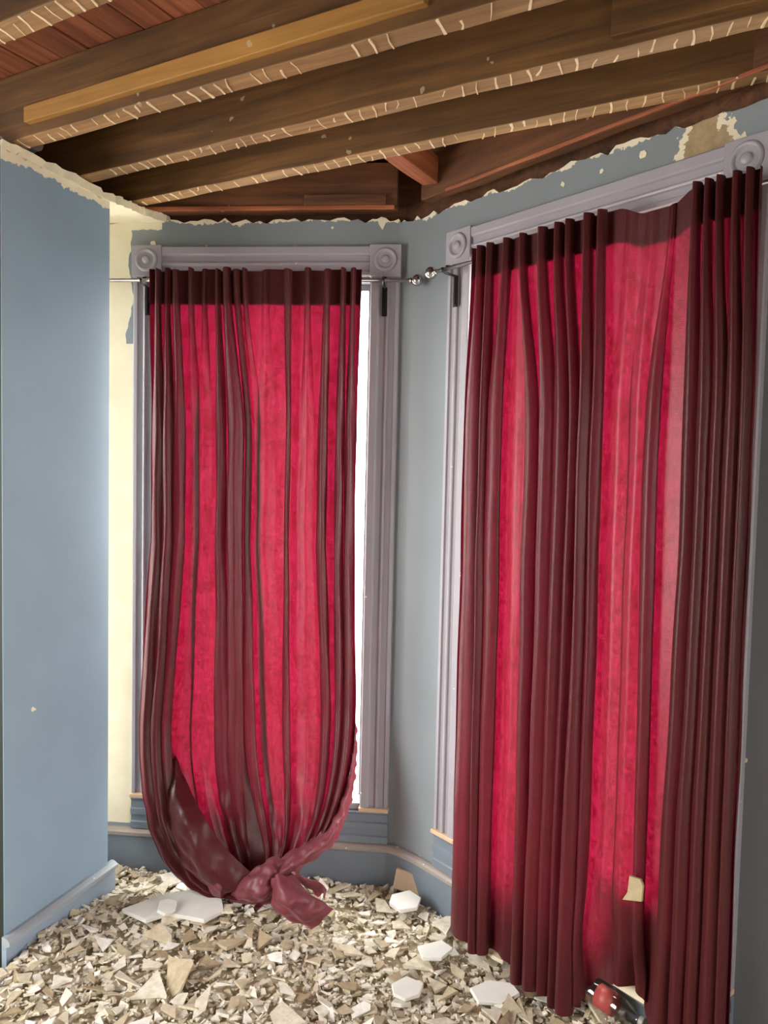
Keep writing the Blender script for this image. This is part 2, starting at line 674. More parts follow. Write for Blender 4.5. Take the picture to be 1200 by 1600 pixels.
# ------------------------------------------------------------------ ceiling
JE = Vector((0.878, -0.478, 0)).normalized()
JN = Vector((-JE.y, JE.x, 0))
mb = MB()
mb.box((-0.2, 0.2, ZJ + JH + 0.05), (1, 0, 0), (0, 1, 0), (0, 0, 1), 2.75, 3.3, 0.02)
ceiling = struct(mb.build('ceiling', M_BOARD), 'stripped ceiling of dark exposed joists under reddish floorboards', 'ceiling')


def along_joist(c):
    """clip the joist line p.JN=c to the room box"""
    lo, hi = -9, 9
    p = JN * c
    for k, (mn, mx) in ((0, (-2.28, 1.70)), (1, (-2.58, 3.2))):
        t1, t2 = (mn - p[k]) / JE[k], (mx - p[k]) / JE[k]
        lo, hi = max(lo, min(t1, t2)), min(hi, max(t1, t2))
    return lo, hi


def wood_piece(name, origin, ax, ay, az, L, wy, hz, mat, parent, bevel=0.003, rough=0.0, under=None):
    """beam in its own frame, x along the grain, from x=0 to L, centred in y, from z=0 to hz"""
    nseg = max(2, int(L / 0.12)) if rough else 1
    mb = MB()
    fr = []
    for i in range(nseg + 1):
        r = (lambda: random.uniform(-rough, rough))
        fr.append(((i / nseg * L, 0, 0), (r(), r()), (r(), r()), (r(), r()), (r(), r())))
    for o, c1, c2, c3, c4 in fr:
        x = o[0]
        mb.v += [(x, -wy / 2 + c1[0], c1[1]), (x, wy / 2 + c2[0], c2[1]), (x, wy / 2 + c3[0], hz), (x, -wy / 2 + c4[0], hz)]
    for i in range(nseg):
        for j in range(4):
            k = (j + 1) % 4
            mb.f.append((i * 4 + j, i * 4 + k, i * 4 + 4 + k, i * 4 + 4 + j)); mb.m.append(0)
    mb.f += [(3, 2, 1, 0), tuple(nseg * 4 + j for j in range(4))]; mb.m += [0, 0]
    if under is not None:
        mb.m = [1 if (k % 4 == 0 and k < nseg * 4) else 0 for k in range(len(mb.f))]
        mat = [mat, under]
    o = mb.build(name, mat, parent, bevel=bevel)
    m = Matrix((Vector(ax), Vector(ay), Vector(az))).transposed().to_4x4()
    m.translation = Vector(origin)
    o.matrix_world = m
    return o


def inside_bay(p):
    """True when p is within the room side of bay walls"""
    return (p - O1).dot(N1) > 0 and (p - O2).dot(N2) > 0 and (p - O3).dot(N3) > 0


joist_cs = [1.125 - 0.40 * k for k in range(9, 0, -1)] + [1.125, 1.535, 1.820, 2.067]
for ji, c in enumerate(joist_cs):
    lo, hi = along_joist(c)
    while hi > lo and not inside_bay(JN * c + JE * hi): hi -= 0.02
    while hi > lo and not inside_bay(JN * c + JE * lo): lo += 0.02
    if hi - lo < 0.3:
        continue
    hi += 0.06; lo -= 0.05
    o0 = JN * c + JE * lo
    wj = 0.060
    j = wood_piece('joist', (o0.x, o0.y, ZJ + random.uniform(-.004, .004)), JE, JN, (0, 0, 1), hi - lo, wj, JH, M_JOIST, ceiling, 0.003, 0.002, under=M_UNDER)
    # residue of plaster keys on the underside
    mk = MB()
    x = 0.04
    while x < hi - lo - 0.03:
        if random.random() < 0.86:
            sk = -random.uniform(0.004, 0.022)
            ww = random.uniform(0.002, 0.006)
            y0, y1 = -wj / 2 + random.choice((.002, .004, .002, random.uniform(0, .03))), wj / 2 - random.choice((.002, .006, random.uniform(0, .035)))
            zz = -random.uniform(0.0012, 0.003)
            jit = lambda: random.uniform(-.002, .002)
            xm, ym = x + sk * .5 + jit() * 2, (y0 + y1) / 2
            vs = []
            for z_ in (0.003, zz):
                vs += [(x + jit(), y0, z_), (x + ww + jit(), y0, z_), (xm + ww, ym, z_), (x + sk + ww + jit(), y1, z_), (x + sk + jit(), y1, z_), (xm, ym, z_)]
            mk.add(vs, [(6, 11, 8, 7), (11, 10, 9, 8), (0, 1, 7, 6), (1, 2, 8, 7), (2, 3, 9, 8), (3, 4, 10, 9), (4, 5, 11, 10), (5, 0, 6, 11)])
        x += random.uniform(0.034, 0.047)
    r = mk.build('plaster_residue', M_MARK, j)
    r['kind'] = 'stuff'

# pale ledger strip nailed to the side of one joist
p0 = JN * (1.535 - 0.026 - 0.012) + JE * (-2.02)
g = wood_piece('ledger_strip', (p0.x, p0.y, ZJ + 0.028), JE, JN, (0, 0, 1), 1.28, 0.024, 0.045, M_LEDGER, ceiling, 0.003, 0.001)
g['label'] = 'pale ledger strip nailed along the side of a joist'
p0 = JN * (1.82 - 0.026 - 0.012) + JE * (-0.42)
g = wood_piece('splice_board', (p0.x, p0.y, ZJ + 0.02), JE, JN, (0, 0, 1), 1.5, 0.022, 0.16, M_JOIST, ceiling, 0.003, 0.001)

# subfloor boards, laid across the joists
BW = 0.105
t0 = -3.2
k = 0
while t0 < 3.6:
    # board running along JN at position t0 along JE
    lo, hi = -9, 9
    p = JE * t0
    for kk, (mn, mx) in ((0, (-2.4, 1.9)), (1, (-2.7, 3.2))):
        if abs(JN[kk]) > 1e-6:
            t1, t2 = (mn - p[kk]) / JN[kk], (mx - p[kk]) / JN[kk]
            lo, hi = max(lo, min(t1, t2)), min(hi, max(t1, t2))
    if hi - lo > 0.15:
        q = p + JN * lo
        wood_piece('floorboard', (q.x, q.y, ZJ + JH + random.uniform(0.0005, 0.004)), JN, -JE, (0, 0, 1), hi - lo, BW - 0.005, 0.022, M_BOARD, ceiling, 0.002)
    t0 += BW

# rim beams on top of the bay walls
q = O1 - E1 * 0.30 + N1 * 0.005
wood_piece('rim_beam', (q.x, q.y, WALLTOP + 0.028), E1, -N1, (0, 0, 1), 1.24, 0.06, 0.165, M_RIM, ceiling, 0.003, 0.003)
q = O2 - E2 * 0.16 + N2 * 0.03
wood_piece('rim_beam', (q.x, q.y, WALLTOP + 0.035), E2, -N2, (0, 0, 1), 1.55, 0.05, 0.165, M_RIM, ceiling, 0.003, 0.003)
q = O2 - E2 * 0.03 + N2 * 0.062
g = wood_piece('lath_strip', (q.x, q.y, WALLTOP + 0.030), E2, -N2, (0, 0, 1), 1.40, 0.008, 0.010, M_RED, ceiling, 0.002, 0.0015)
g['label'] = 'thin reddish lath strip along the rim beam'
q = O1 - E1 * 0.05 + N1 * 0.040
wood_piece('lath_strip', (q.x, q.y, WALLTOP + 0.026), E1, -N1, (0, 0, 1), 0.98, 0.010, 0.014, M_RED, ceiling, 0.002, 0.001)
q = O1 + E1 * 0.60 + N1 * 0.045
wood_piece('nailing_block', (q.x, q.y, WALLTOP + 0.040), E1, -N1, (0, 0, 1), 0.30, 0.02, 0.035, M_RIM, ceiling, 0.002, 0.001)
# short strut between last joist and rim
A = Vector((-0.005, 2.47, ZJ + 0.035)); B = Vector((0.135, 2.70, ZJ + 0.035))
d = (B - A).normalized()
g = wood_piece('strut', A, d, Vector((-d.y, d.x, 0)), (0, 0, 1), (B - A).length, 0.06, 0.09, M_RED, ceiling, 0.003, 0.002)
g['label'] = 'short reddish strut between the last joist and the rim'

# boarding outside the rims that closes the space between wall top and floorboards
fr = [(p - n_ * 0.07, -n_, UP) for p, n_ in zip(path, nrm)]
mb = MB()
mb.sweep(fr, [(0, WALLTOP - .05), (0.03, WALLTOP - .05), (0.03, ZJ + JH + .03), (0, ZJ + JH + .03)], closed=True)
mb.build('rim_boarding', M_RIM, ceiling)

# remnant of the plaster ceiling in the left corner of the bay
outl = []
e = [Vector((-1.19, 2.30, 0)), Vector((-1.135, 2.285, 0)), Vector((-0.972, 2.725, 0)), Vector((-0.905, 2.86, 0)), Vector((-0.835, 2.965, 0))]
for i in range(1, len(e) - 1):
    for t in np.linspace(0, 1, 16, endpoint=False):
        q = e[i].lerp(e[i + 1], t)
        outl.append((q.x + random.uniform(-.007, .009), q.y + random.uniform(-.004, .004)))
outl += [(-0.835, 2.965), (-1.10, 3.02), (-1.25, 3.02), (-1.68, 2.42), (-1.68, 2.37), (-1.25, 2.37)]
mb = MB()
n = len(outl)
z0, z1 = WALLTOP - 0.004, WALLTOP + 0.022
mb.add([(x, y, z0) for x, y in outl] + [(x + random.uniform(-.006, .004), y, z1 + random.uniform(-.004, .006)) for x, y in outl],
       [tuple(range(n - 1, -1, -1)), tuple(range(n, 2 * n))] + [(i, (i + 1) % n, n + (i + 1) % n, n + i) for i in range(n)])
g = mb.build('ceiling_plaster', M_PLASTER, ceiling)
g['label'] = 'remaining corner of cream plaster ceiling with broken edge'

# metal flue stub above the stub wall
mb = MB()
c0 = px_z(45, 226, ZJ + 0.03)
mb.tube([c0 + Vector((-.05, .03, -0.02)), c0 + Vector((0.02, -0.01, 0.0)), c0 + Vector((0.03, -.016, 0.0))], [0.022, 0.022, 0.025], 16)
tag(mb.build('metal_pipe_stub', M_METAL, smooth=False), 'short shiny metal pipe end between joist and top of blue stub wall', 'pipe')

# ------------------------------------------------------------------ windows
CASING = [(-.065, 0), (-.065, .016), (-.060, .020), (-.046, .020), (-.042, .013), (-.020, .013), (-.016, .020), (-.010, .022), (-.004, .020),
          (0.0, .013), (.022, .013), (.026, .020), (.032, .024), (.060, .024), (.065, .020), (.065, 0)]


CASING = [(a * CW / .065, b) for a, b in CASING]


def build_window(idx, O, E, N, L, label, ends=True):
    root = empty('window_%d' % idx, O + E * (L / 2) + UP * ZS)
    struct(root, label, 'window')
    inv = Matrix.Translation(-root.location)

    def put(mb, name, mat, parent=root, **kw):
        o = mb.build(name, mat, None, **kw)
        o.data.transform(inv)
        o.parent = root if parent is root else parent
        return o
    for s_, flip in ((0, 1), (L, -1)):
        c = O + E * s_
        mb = MB()
        pr = [(a * flip, b) for a, b in CASING]
        mb.sweep([(c + UP * ZS, E, N), (c + UP * (ZR - CW), E, N)], pr)
        put(mb, 'side_casing', M_TRIM)
        mb = MB()
        mb.box(c + UP * ZR + N * 0.013, E, N, UP, CW + .004, 0.015, CW + .004)
        cb = put(mb, 'corner_block', M_TRIM, bevel=0.003)
        mb = MB()
        mb.lathe(c + UP * (ZR + 0.003) + N * 0.026, E, UP, N,
                 [(.044, 0), (.042, .006), (.038, .010), (.034, .010), (.030, .006), (.027, .0015), (.020, .0005), (.016, .002), (.0145, .008), (.010, .011), (.003, .012)], 40)
        put(mb, 'rosette', M_TRIM, cb, smooth=True)
        mb = MB()
        mb.box(c + UP * (ZS - 0.008) + N * 0.016, E, N, UP, CW + 0.003, 0.014, 0.008)
        g = put(mb, 'casing_foot', M_BARE, bevel=0.003)
        g['label'] = 'bare pale wood foot under the side casing'
    mb = MB()
    pr = [(a, b) for a, b in CASING]
    mb.sweep([(O + E * (CW + .004) + UP * ZR, UP, N), (O + E * (L - CW - .004) + UP * ZR, UP, N)], pr)
    put(mb, 'head_casing', M_TRIM)
    # apron below the sill
    mb = MB()
    ap = [(0, 0), (0, .018), (.026, .020), (.030, .014), (.052, .014), (.056, .021), (.078, .021), (.082, .014), (.110, .014), (.116, .020), (.121, .020), (.121, 0)]
    mb.sweep([(O - E * 0.055 + UP * (ZS - 0.14), UP, N), (O + E * (L + 0.055) + UP * (ZS - 0.14), UP, N)], ap)
    put(mb, 'apron', M_BASE)
    # sill board filling the depth of the opening
    mb = MB()
    mb.box(O + E * (L / 2) + UP * (ZS - 0.004) - N * 0.05, E, N, UP, L / 2 - CW, 0.055, 0.012)
    put(mb, 'sill', M_TRIM, bevel=0.003)
    # jamb frame outside the opening and the pane in it
    for s_ in (CW + 0.004, L - CW - 0.004):
        mb = MB()
        mb.box(O + E * s_ + UP * ((ZS + ZH) / 2) - N * 0.095, E, N, UP, 0.012, 0.02, (ZH - ZS) / 2)
        put(mb, 'jamb', M_TRIM)
    for z_ in (ZS - 0.003, ZH - 0.01):
        mb = MB()
        mb.box(O + E * (L / 2) + UP * z_ - N * 0.095, E, N, UP, L / 2 - CW - .012, 0.018, 0.012)
        put(mb, 'frame_rail', M_TRIM)
    mb = MB()
    mb.box(O + E * (L / 2) + UP * ((ZS + ZH) / 2) - N * 0.095, E, N, UP, L / 2 - CW - .012, 0.002, (ZH - ZS) / 2 - .02)
    put(mb, 'pane', M_GLASS)
    return root


win1 = build_window(1, O1, E1, N1, L1, 'tall window behind the knotted curtain, grey fluted casing and round rosettes')
win2 = build_window(2, O2, E2, N2, L2, 'tall window behind the wide straight-hanging curtain, grey fluted casing and rosettes')
win3 = build_window(3, O3 + E3 * (0.11 - CW), E3, N3, 0.59 + 2 * CW, 'unseen uncovered window added behind the blue stub wall to light the bay')  # out of view, added to brighten the cream strip of the bay

# ------------------------------------------------------------------ baseboards
BPROF = [(0, 0), (0.018, 0), (0.018, 0.142), (0.015, 0.150), (0, 0.150)]
CPROF = [(0, 0.148), (0.020, 0.148), (0.030, 0.154), (0.030, 0.166), (0.022, 0.172), (0.012, 0.177), (0, 0.177)]
M_CAP = mat_trim('worn_moulding', srgb(150, 140, 134), 0.66)


def baseboard(name, pts, nr, label, m1, m2, dz=0.0):
    fr = [(p, n_, UP) for p, n_ in zip(pts, nr)]
    root = empty(name, pts[len(pts) // 2])
    struct(root, label, 'baseboard')
    for nm, pr, m in (('board', BPROF, m1), ('cap_moulding', CPROF, m2)):
        mb = MB()
        mb.sweep(fr, [(a, max(b_ - dz, 0) if b_ > 0 else 0) for a, b_ in pr])
        o = mb.build(nm, m)
        o.data.transform(Matrix.Translation(-root.location))
        o.parent = root
    return root


baseboard('baseboard_back', path[3:], nrm[3:], 'grey-blue baseboard with worn moulded top following the curved bay wall', M_BASE, M_CAP)
baseboard('baseboard_left', [PNEAR - pd * 0.01, PFAR + pd * 0.02], [pn, pn], 'light blue baseboard along the foot of the stub wall', M_PBASE, M_PCAP, 0.027)

# ------------------------------------------------------------------ curtain rods
ZROD = px_on(605, 438, O1 + N1 * 0.08, N1).z


def curtain_rod(name, O, E, N, s0, s1, zrod, brackets, finials, label):
    base = O + E * ((s0 + s1) / 2) + N * 0.08 + UP * zrod
    root = empty(name, base)
    tag(root, label, 'curtain rod', 'curtain rods')
    inv = Matrix.Translation(-base)

    def put(mb, nm, mat, parent=None, **kw):
        o = mb.build(nm, mat, None, **kw)
        o.data.transform(inv)
        o.parent = parent or root
        return o
    mb = MB()
    P = lambda s_, n_, z_: O + E * s_ + N * n_ + UP * (zrod + z_)
    mb.tube([P(s0, .08, 0), P(s1, .08, 0)], 0.0065, 14)
    put(mb, 'rod', M_ROD, smooth=True)
    for s_ in brackets:
        mb = MB()
        mb.box(P(s_, .027, -0.065), E, N, UP, 0.0095, 0.003, 0.052)
        mb.box(P(s_ , .031, -0.065), E, N, UP, 0.004, 0.003, 0.046)
        bk = put(mb, 'bracket', M_BLACK, bevel=0.0015)
        mb = MB()
        mb.tube([P(s_, .028, -.014), P(s_, .05, -.012), P(s_, .078, -.011), P(s_, .09, -.006), P(s_, .0925, .004)], 0.0045, 10)
        mb.tube([P(s_ - .006, .03, .022), P(s_ + .002, .05, .012), P(s_ + .006, .078, .008)], 0.0055, 10)
        put(mb, 'hook_arm', M_BLACK, bk, smooth=True)
    for s_, dirn in finials:
        mb = MB()
        pts = [(0.0065, 0), (0.010, .002), (0.010, .006), (0.006, .009)]
        for k in range(1, 12):
            th = math.pi * k / 12
            pts.append((max(0.0215 * math.sin(th), 0.002), .0285 - 0.0215 * math.cos(th)))
        mb.lathe(P(s_, .08, 0), N, UP, E * dirn, pts, 28)
        put(mb, 'finial', M_ORB, smooth=True)
    return root


s_f1 = (px_on(640, 438, O1 + N1 * 0.08, N1) - O1).dot(E1)
s_f2 = (px_on(682, 438, O2 + N2 * 0.08, N2) - O2).dot(E2)
curtain_rod('curtain_rod', O1, E1, N1, -0.24, s_f1, ZROD, (0.005, L1), [(s_f1, 1), (-0.24, -1)], 'slim steel curtain rod carrying the knotted curtain, ball finial at its end')
curtain_rod('curtain_rod', O2, E2, N2, s_f2, L2 + 0.10, ZROD, (-0.005, L2 + .01), [(s_f2, -1), (L2 + .10, 1)], 'slim steel curtain rod carrying the wide straight curtain, ball finial at its left end')

# ------------------------------------------------------------------ curtains
def smooth(a, b, x):
    t = np.clip((x - a) / (b - a), 0, 1)
    return t * t * (3 - 2 * t)


def catmull(P, n_per):
    """P (k,3 levels,2) -> dense"""
    k = len(P)
    out = []
    for i in range(k - 1):
        p0, p1, p2, p3 = P[max(i - 1, 0)], P[i], P[i + 1], P[min(i + 2, k - 1)]
        for t in np.linspace(0, 1, n_per, endpoint=False):
            out.append(0.5 * ((2 * p1) + (-p0 + p2) * t + (2 * p0 - 5 * p1 + 4 * p2 - p3) * t ** 2 + (-p0 + 3 * p1 - 3 * p2 + p3) * t ** 3))
    out.append(P[-1])
    return np.array(out)


def fold_points(edges, pleats, plane_p, N, E, O, ys, hscale=(1, 1, 1)):
    """control points across the curtain: for three levels (top, middle, bottom) s along the wall and n off it"""
    def S_(x, lev):
        return (px_on(x, ys[lev], plane_p, N) - O).dot(E)
    K = []
    (l, r) = edges
    K.append([(S_(l[i], i), .022) for i in range(3)])
    K.append([(S_(l[i] + 3, i), .006) for i in range(3)])
    for (xs, necks, heads, hh) in pleats:
        a, b, c, d_, e_ = [], [], [], [], []
        for i in range(3):
            x, nk, hd, H = xs[i], necks[i], heads[i], hh[i]
            if nk >= hd and nk > 2:          # a soft swell instead of a pleat
                nk, hd = nk * 2.0, nk * 1.0
            a.append((S_(x - nk, i), 0.0))
            b.append((S_(x - hd, i), H * .55))
            c.append((S_(x, i), H))
            d_.append((S_(x + hd, i), H * .55))
            e_.append((S_(x + nk, i), 0.0))
        K += [a, b, c, d_, e_]
    K.append([(S_(r[i] - 3, i), .004) for i in range(3)])
    K.append([(S_(r[i], i), .02) for i in range(3)])
    return np.array(K)


def interp_levels(D, t, tm):
    """D (cols,3,2) -> (rows, cols, 2), t in 0..1 from top"""
    R_ = []
    for tt in t:
        if tt < tm:
            q = smooth(0, .62, tt / tm)
            R_.append(D[:, 0] * (1 - q) + D[:, 1] * q)
        else:
            q = (tt - tm) / (1 - tm)
            R_.append(D[:, 1] * (1 - q) + D[:, 2] * q)
    return np.array(R_)


def grid_mesh(name, P, mat, parent=None, thick=None):
    r, c = P.shape[:2]
    idx = np.arange(r * c).reshape(r, c)
    f = np.stack([idx[:-1, :-1], idx[1:, :-1], idx[1:, 1:], idx[:-1, 1:]], -1).reshape(-1, 4)
    me = bpy.data.meshes.new(name)
    me.from_pydata([], [], [])
    me.vertices.add(r * c)
    me.vertices.foreach_set('co', P.reshape(-1).astype(np.float32))
    me.loops.add(len(f) * 4)
    me.polygons.add(len(f))
    me.polygons.foreach_set('loop_start', np.arange(0, len(f) * 4, 4))
    me.loops.foreach_set('vertex_index', f.reshape(-1).astype(np.int32))
    me.polygons.foreach_set('use_smooth', np.ones(len(f), bool))
    me.update(calc_edges=True)
    me.materials.append(mat)
    o = link(name, me, parent)
    if thick:
        md = o.modifiers.new('thickness', 'SOLIDIFY')
        md.thickness = thick
        md.offset = 0
    return o


def wrinkle(S_, Z, seed, amp, fs, fz, n=10):
    r = np.random.default_rng(seed)
    out = np.zeros_like(S_)
    for _ in range(n):
        a, b, ph = r.normal() * fs, r.normal() * fz, r.uniform(0, 6.28)
        out += np.sin(a * S_ + b * Z + ph)
    return out * amp / math.sqrt(n)


NB = 0.094      # distance of the cloth from the wall

# --- curtain over window 1, bottom gathered up in a knot
plane1 = O1 + N1 * NB
ys1 = (440, 850, 1200)
zl = [px_on(400, y, plane1, N1).z for y in ys1]
pl1 = [
    ((250, 250, 231), (2, 2, 3), (4, 9, 11), (.035, .045, .05)),
    ((264, 266, 247), (2, 2, 2), (4, 9, 10), (.030, .050, .055)),
    ((278, 283, 258), (2, 3, 3), (5, 9, 9), (.035, .045, .04)),
    ((301, 300, 282), (2, 6, 8), (4, 6, 8), (.035, .012, .010)),
    ((322, 318, 312), (2, 7, 8), (4, 7, 8), (.030, .010, .008)),
    ((343, 347, 352), (2, 2, 3), (4, 8, 13), (.035, .045, .04)),
    ((357, 370, 373), (2, 3, 3), (6, 13, 13), (.040, .060, .05)),
    ((372, 388, 394), (2, 2, 4), (5, 5, 11), (.040, .040, .04)),
    ((384, 396, 412), (2, 5, 5), (4, 5, 5), (.030, .008, .006)),
    ((415, 415, 428), (4, 8, 8), (4, 8, 8), (.012, .009, .008)),
    ((452, 449, 448), (3, 2, 3), (6, 4, 7), (.040, .035, .035)),
    ((482, 477, 480), (3, 7, 9), (5, 7, 9), (.030, .010, .006)),
    ((513, 503, 513), (3, 2, 3), (5, 8, 8), (.040, .045, .04)),
    ((538, 530, 531), (2, 2, 2), (4, 7, 7), (.040, .050, .05)),
    ((553, 545, 544), (2, 2, 2), (4, 7, 7), (.035, .050, .05)),
]
K1 = fold_points(((237, 239, 217), (566, 555, 557)), pl1, plane1, N1, E1, O1, ys1)
D1 = catmull(K1, 9)
ZT1 = ZROD + 0.032
ZB1 = 0.02
nr = 130
tt = np.linspace(0, 1, nr)
z_of = ZT1 + (ZB1 - ZT1) * tt
tl = np.clip((ZT1 - z_of) / (ZT1 - zl[2]), 0, 1)
G = interp_levels(D1, tl, (ZT1 - zl[1]) / (ZT1 - zl[2]))
Sg, Ng = G[..., 0].copy(), G[..., 1].copy()
Zg = np.repeat(z_of[:, None], Sg.shape[1], 1)
# gentle top scallop and relaxed wrinkles
Zg[:6] += 0.004 * np.sin(np.linspace(0, 60, Sg.shape[1]))[None] * np.linspace(1, 0, 6)[:, None]
Ng += wrinkle(Sg, Zg, 3, .004, 22, 5) * smooth(2.3, 1.6, Zg)
Sg += wrinkle(Ng * 8 + Sg, Zg, 4, .0025, 14, 7) * smooth(2.3, 1.7, Zg)
Ng += NB
# gather to the knot
sK = (px_on(408, 1385, O1 + N1 * 0.24, N1) - O1).dot(E1)
cols = Sg.shape[1]
u = np.linspace(0, 1, cols)
zK = 0.115
sbot = D1[:, 2, 0]
smin, smax = sbot.min(), sbot.max()
un = (sbot - smin) / (smax - smin)                  # 0 left .. 1 right
zstart = 0.62 + 0.10 * un + .05 * np.abs(un - .5)   # where each column leaves the vertical
for ci in range(cols):
    zs_ = zstart[ci]
    rows = np.where(z_of < zs_)[0]
    r0 = rows[0]
    P0 = np.array([Sg[r0, ci], Ng[r0, ci], Zg[r0, ci]])
    a = un[ci]
    edge = (2 * a - 1)
    # fold offset of this column keeps pleats alive while converging
    fold = (Ng[r0, ci] - NB)
    end = np.array([sK + 0.035 * (a - .5) , NB + .16 + 0.045 * math.cos(a * 9) + fold * .5, zK + 0.03 * (a - .3)])
    if a < 0.5:      # left half sags to the floor, then turns to the knot
        q = a / .5
        P1 = P0 + np.array([0.0, 0.02, -(0.36 - .08 * q)])
        P2 = np.array([P0[0] * (.74 - .3 * q) + sK * (.26 + .3 * q) - .02, NB + .12 * (1 - q) + fold, -0.02 + .13 * q])
    else:
        q = (a - .5) / .5
        P1 = P0 + np.array([0.008, 0.01 + .05 * q * q, -(0.32 - .02 * q)])
        P2 = np.array([sK + .05 + 0.20 * q, NB + .06 + .10 * q * q + fold, 0.17 + .05 * q])
    for k, ri in enumerate(rows):
        t = k / (len(rows) - 1)
        B_ = P0 * (1 - t) ** 3 + 3 * P1 * t * (1 - t) ** 2 + 3 * P2 * t * t * (1 - t) + end * t ** 3
        Sg[ri, ci], Ng[ri, ci], Zg[ri, ci] = B_
Ng += wrinkle(Sg, Zg, 8, .006, 60, 30) * smooth(.55, .3, Zg)
P1w = np.array(O1)[None, None] + Sg[..., None] * np.array(E1) + Ng[..., None] * np.array(N1)
P1w[..., 2] = Zg
base1 = O1 + E1 * 0.42 + N1 * NB
cur1 = empty('curtain', (base1.x, base1.y, 0))
tag(cur1, 'deep red curtain tied in a knot at the bottom, hanging over the left window', 'curtain', 'red curtains of the bay')
off1 = np.array([base1.x, base1.y, 0])
grid_mesh('drape', P1w - off1, M_CLOTH, cur1)
# header tape sewn behind the top
hr = 8
Ph = P1w[:hr, ::2] - off1
Ph = Ph - np.array(N1) * 0.004
tp = grid_mesh('header_tape', Ph, M_TAPE, cur1)
tp['label'] = 'stiff dark heading band along the curtain top'


def patch(name, ctrl, parent, off, mat, nu=48, nv=40, amp=.006, seed=1, fs=50, thick=None):
    """bicubic sheet through a grid of points"""
    C = np.array(ctrl, float)
    a = catmull(C.reshape(C.shape[0], -1, 3), max(3, nu // (C.shape[0] - 1)))
    b = catmull(a.transpose(1, 0, 2), max(3, nv // (C.shape[1] - 1))).transpose(1, 0, 2)
    r = np.random.default_rng(seed)
    dx = np.gradient(b, axis=0)
    dy = np.gradient(b, axis=1)
    nn = np.cross(dx, dy)
    nn /= np.linalg.norm(nn, axis=-1, keepdims=True) + 1e-9
    w_ = np.zeros(b.shape[:2])
    for _ in range(12):
        kx = r.normal(size=3) * fs
        w_ += np.sin(b @ kx + r.uniform(0, 6.28))
    w_ = w_ / 3.5
    w_ = np.sign(w_) * (1 - np.exp(-np.abs(w_) * 1.5))
    b = b + nn * (w_ * amp)[..., None]
    return grid_mesh(name, b - off, mat, parent, thick)


def K(x, y, n):
    p = px_on(x, y, O1 + N1 * n, N1)
    return (p.x, p.y, max(p.z, 0.035))


# the gathered twist, running from the floor at the left up to the right sweep
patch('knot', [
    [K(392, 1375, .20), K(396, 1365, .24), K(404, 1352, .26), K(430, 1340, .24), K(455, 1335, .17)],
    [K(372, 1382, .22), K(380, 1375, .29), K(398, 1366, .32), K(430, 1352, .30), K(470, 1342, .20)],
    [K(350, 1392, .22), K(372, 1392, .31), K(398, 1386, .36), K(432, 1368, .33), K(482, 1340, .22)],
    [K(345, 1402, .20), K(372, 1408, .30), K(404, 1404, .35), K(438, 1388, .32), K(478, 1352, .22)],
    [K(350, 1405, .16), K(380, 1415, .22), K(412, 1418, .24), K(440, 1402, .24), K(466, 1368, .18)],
], cur1, off1, M_LIT, 80, 80, .008, 5, 75)
# right edge sweeping down into the knot, and the heavy left fold
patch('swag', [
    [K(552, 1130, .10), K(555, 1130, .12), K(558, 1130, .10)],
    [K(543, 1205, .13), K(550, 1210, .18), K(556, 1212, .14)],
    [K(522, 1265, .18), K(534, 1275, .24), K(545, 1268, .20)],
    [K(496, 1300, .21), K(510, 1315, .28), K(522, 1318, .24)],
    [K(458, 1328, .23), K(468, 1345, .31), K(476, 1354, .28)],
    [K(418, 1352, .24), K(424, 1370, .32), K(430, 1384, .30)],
], cur1, off1, M_LIT, 70, 30, .005, 17, 70)
patch('swag', [
    [K(270, 1170, .06), K(275, 1170, .09), K(281, 1170, .06)],
    [K(258, 1235, .13), K(274, 1235, .19), K(294, 1228, .14)],
    [K(264, 1290, .19), K(290, 1290, .28), K(318, 1275, .24)],
    [K(280, 1340, .21), K(312, 1340, .31), K(344, 1315, .27)],
    [K(304, 1378, .22), K(338, 1375, .32), K(372, 1345, .28)],
    [K(340, 1396, .22), K(366, 1392, .31), K(396, 1366, .28)],
], cur1, off1, M_CLOTH, 70, 40, .005, 19, 48)
# loop curling up at the left of the knot
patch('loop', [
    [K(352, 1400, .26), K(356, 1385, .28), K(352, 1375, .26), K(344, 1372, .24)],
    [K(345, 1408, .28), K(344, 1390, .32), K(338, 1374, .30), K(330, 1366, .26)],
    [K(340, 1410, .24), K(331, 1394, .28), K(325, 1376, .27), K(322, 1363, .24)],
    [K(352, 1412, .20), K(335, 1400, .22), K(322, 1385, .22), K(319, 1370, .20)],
], cur1, off1, M_LIT, 30, 30, .004, 6, 60)
# the two tails spilling out of the knot to the right
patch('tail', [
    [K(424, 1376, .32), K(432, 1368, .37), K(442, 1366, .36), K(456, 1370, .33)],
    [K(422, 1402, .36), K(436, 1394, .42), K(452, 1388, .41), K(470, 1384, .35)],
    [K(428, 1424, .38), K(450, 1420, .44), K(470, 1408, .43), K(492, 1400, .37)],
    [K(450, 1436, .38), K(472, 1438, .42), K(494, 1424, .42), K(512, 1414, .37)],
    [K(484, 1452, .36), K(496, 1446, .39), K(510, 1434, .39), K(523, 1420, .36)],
], cur1, off1, M_LIT, 64, 60, .008, 7, 65)
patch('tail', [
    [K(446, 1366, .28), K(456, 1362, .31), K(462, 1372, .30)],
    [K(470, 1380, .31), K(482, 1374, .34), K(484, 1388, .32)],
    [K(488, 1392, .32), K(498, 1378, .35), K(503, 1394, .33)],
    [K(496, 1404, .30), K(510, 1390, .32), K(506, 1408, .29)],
], cur1, off1, M_LIT, 36, 26, .005, 9, 60)

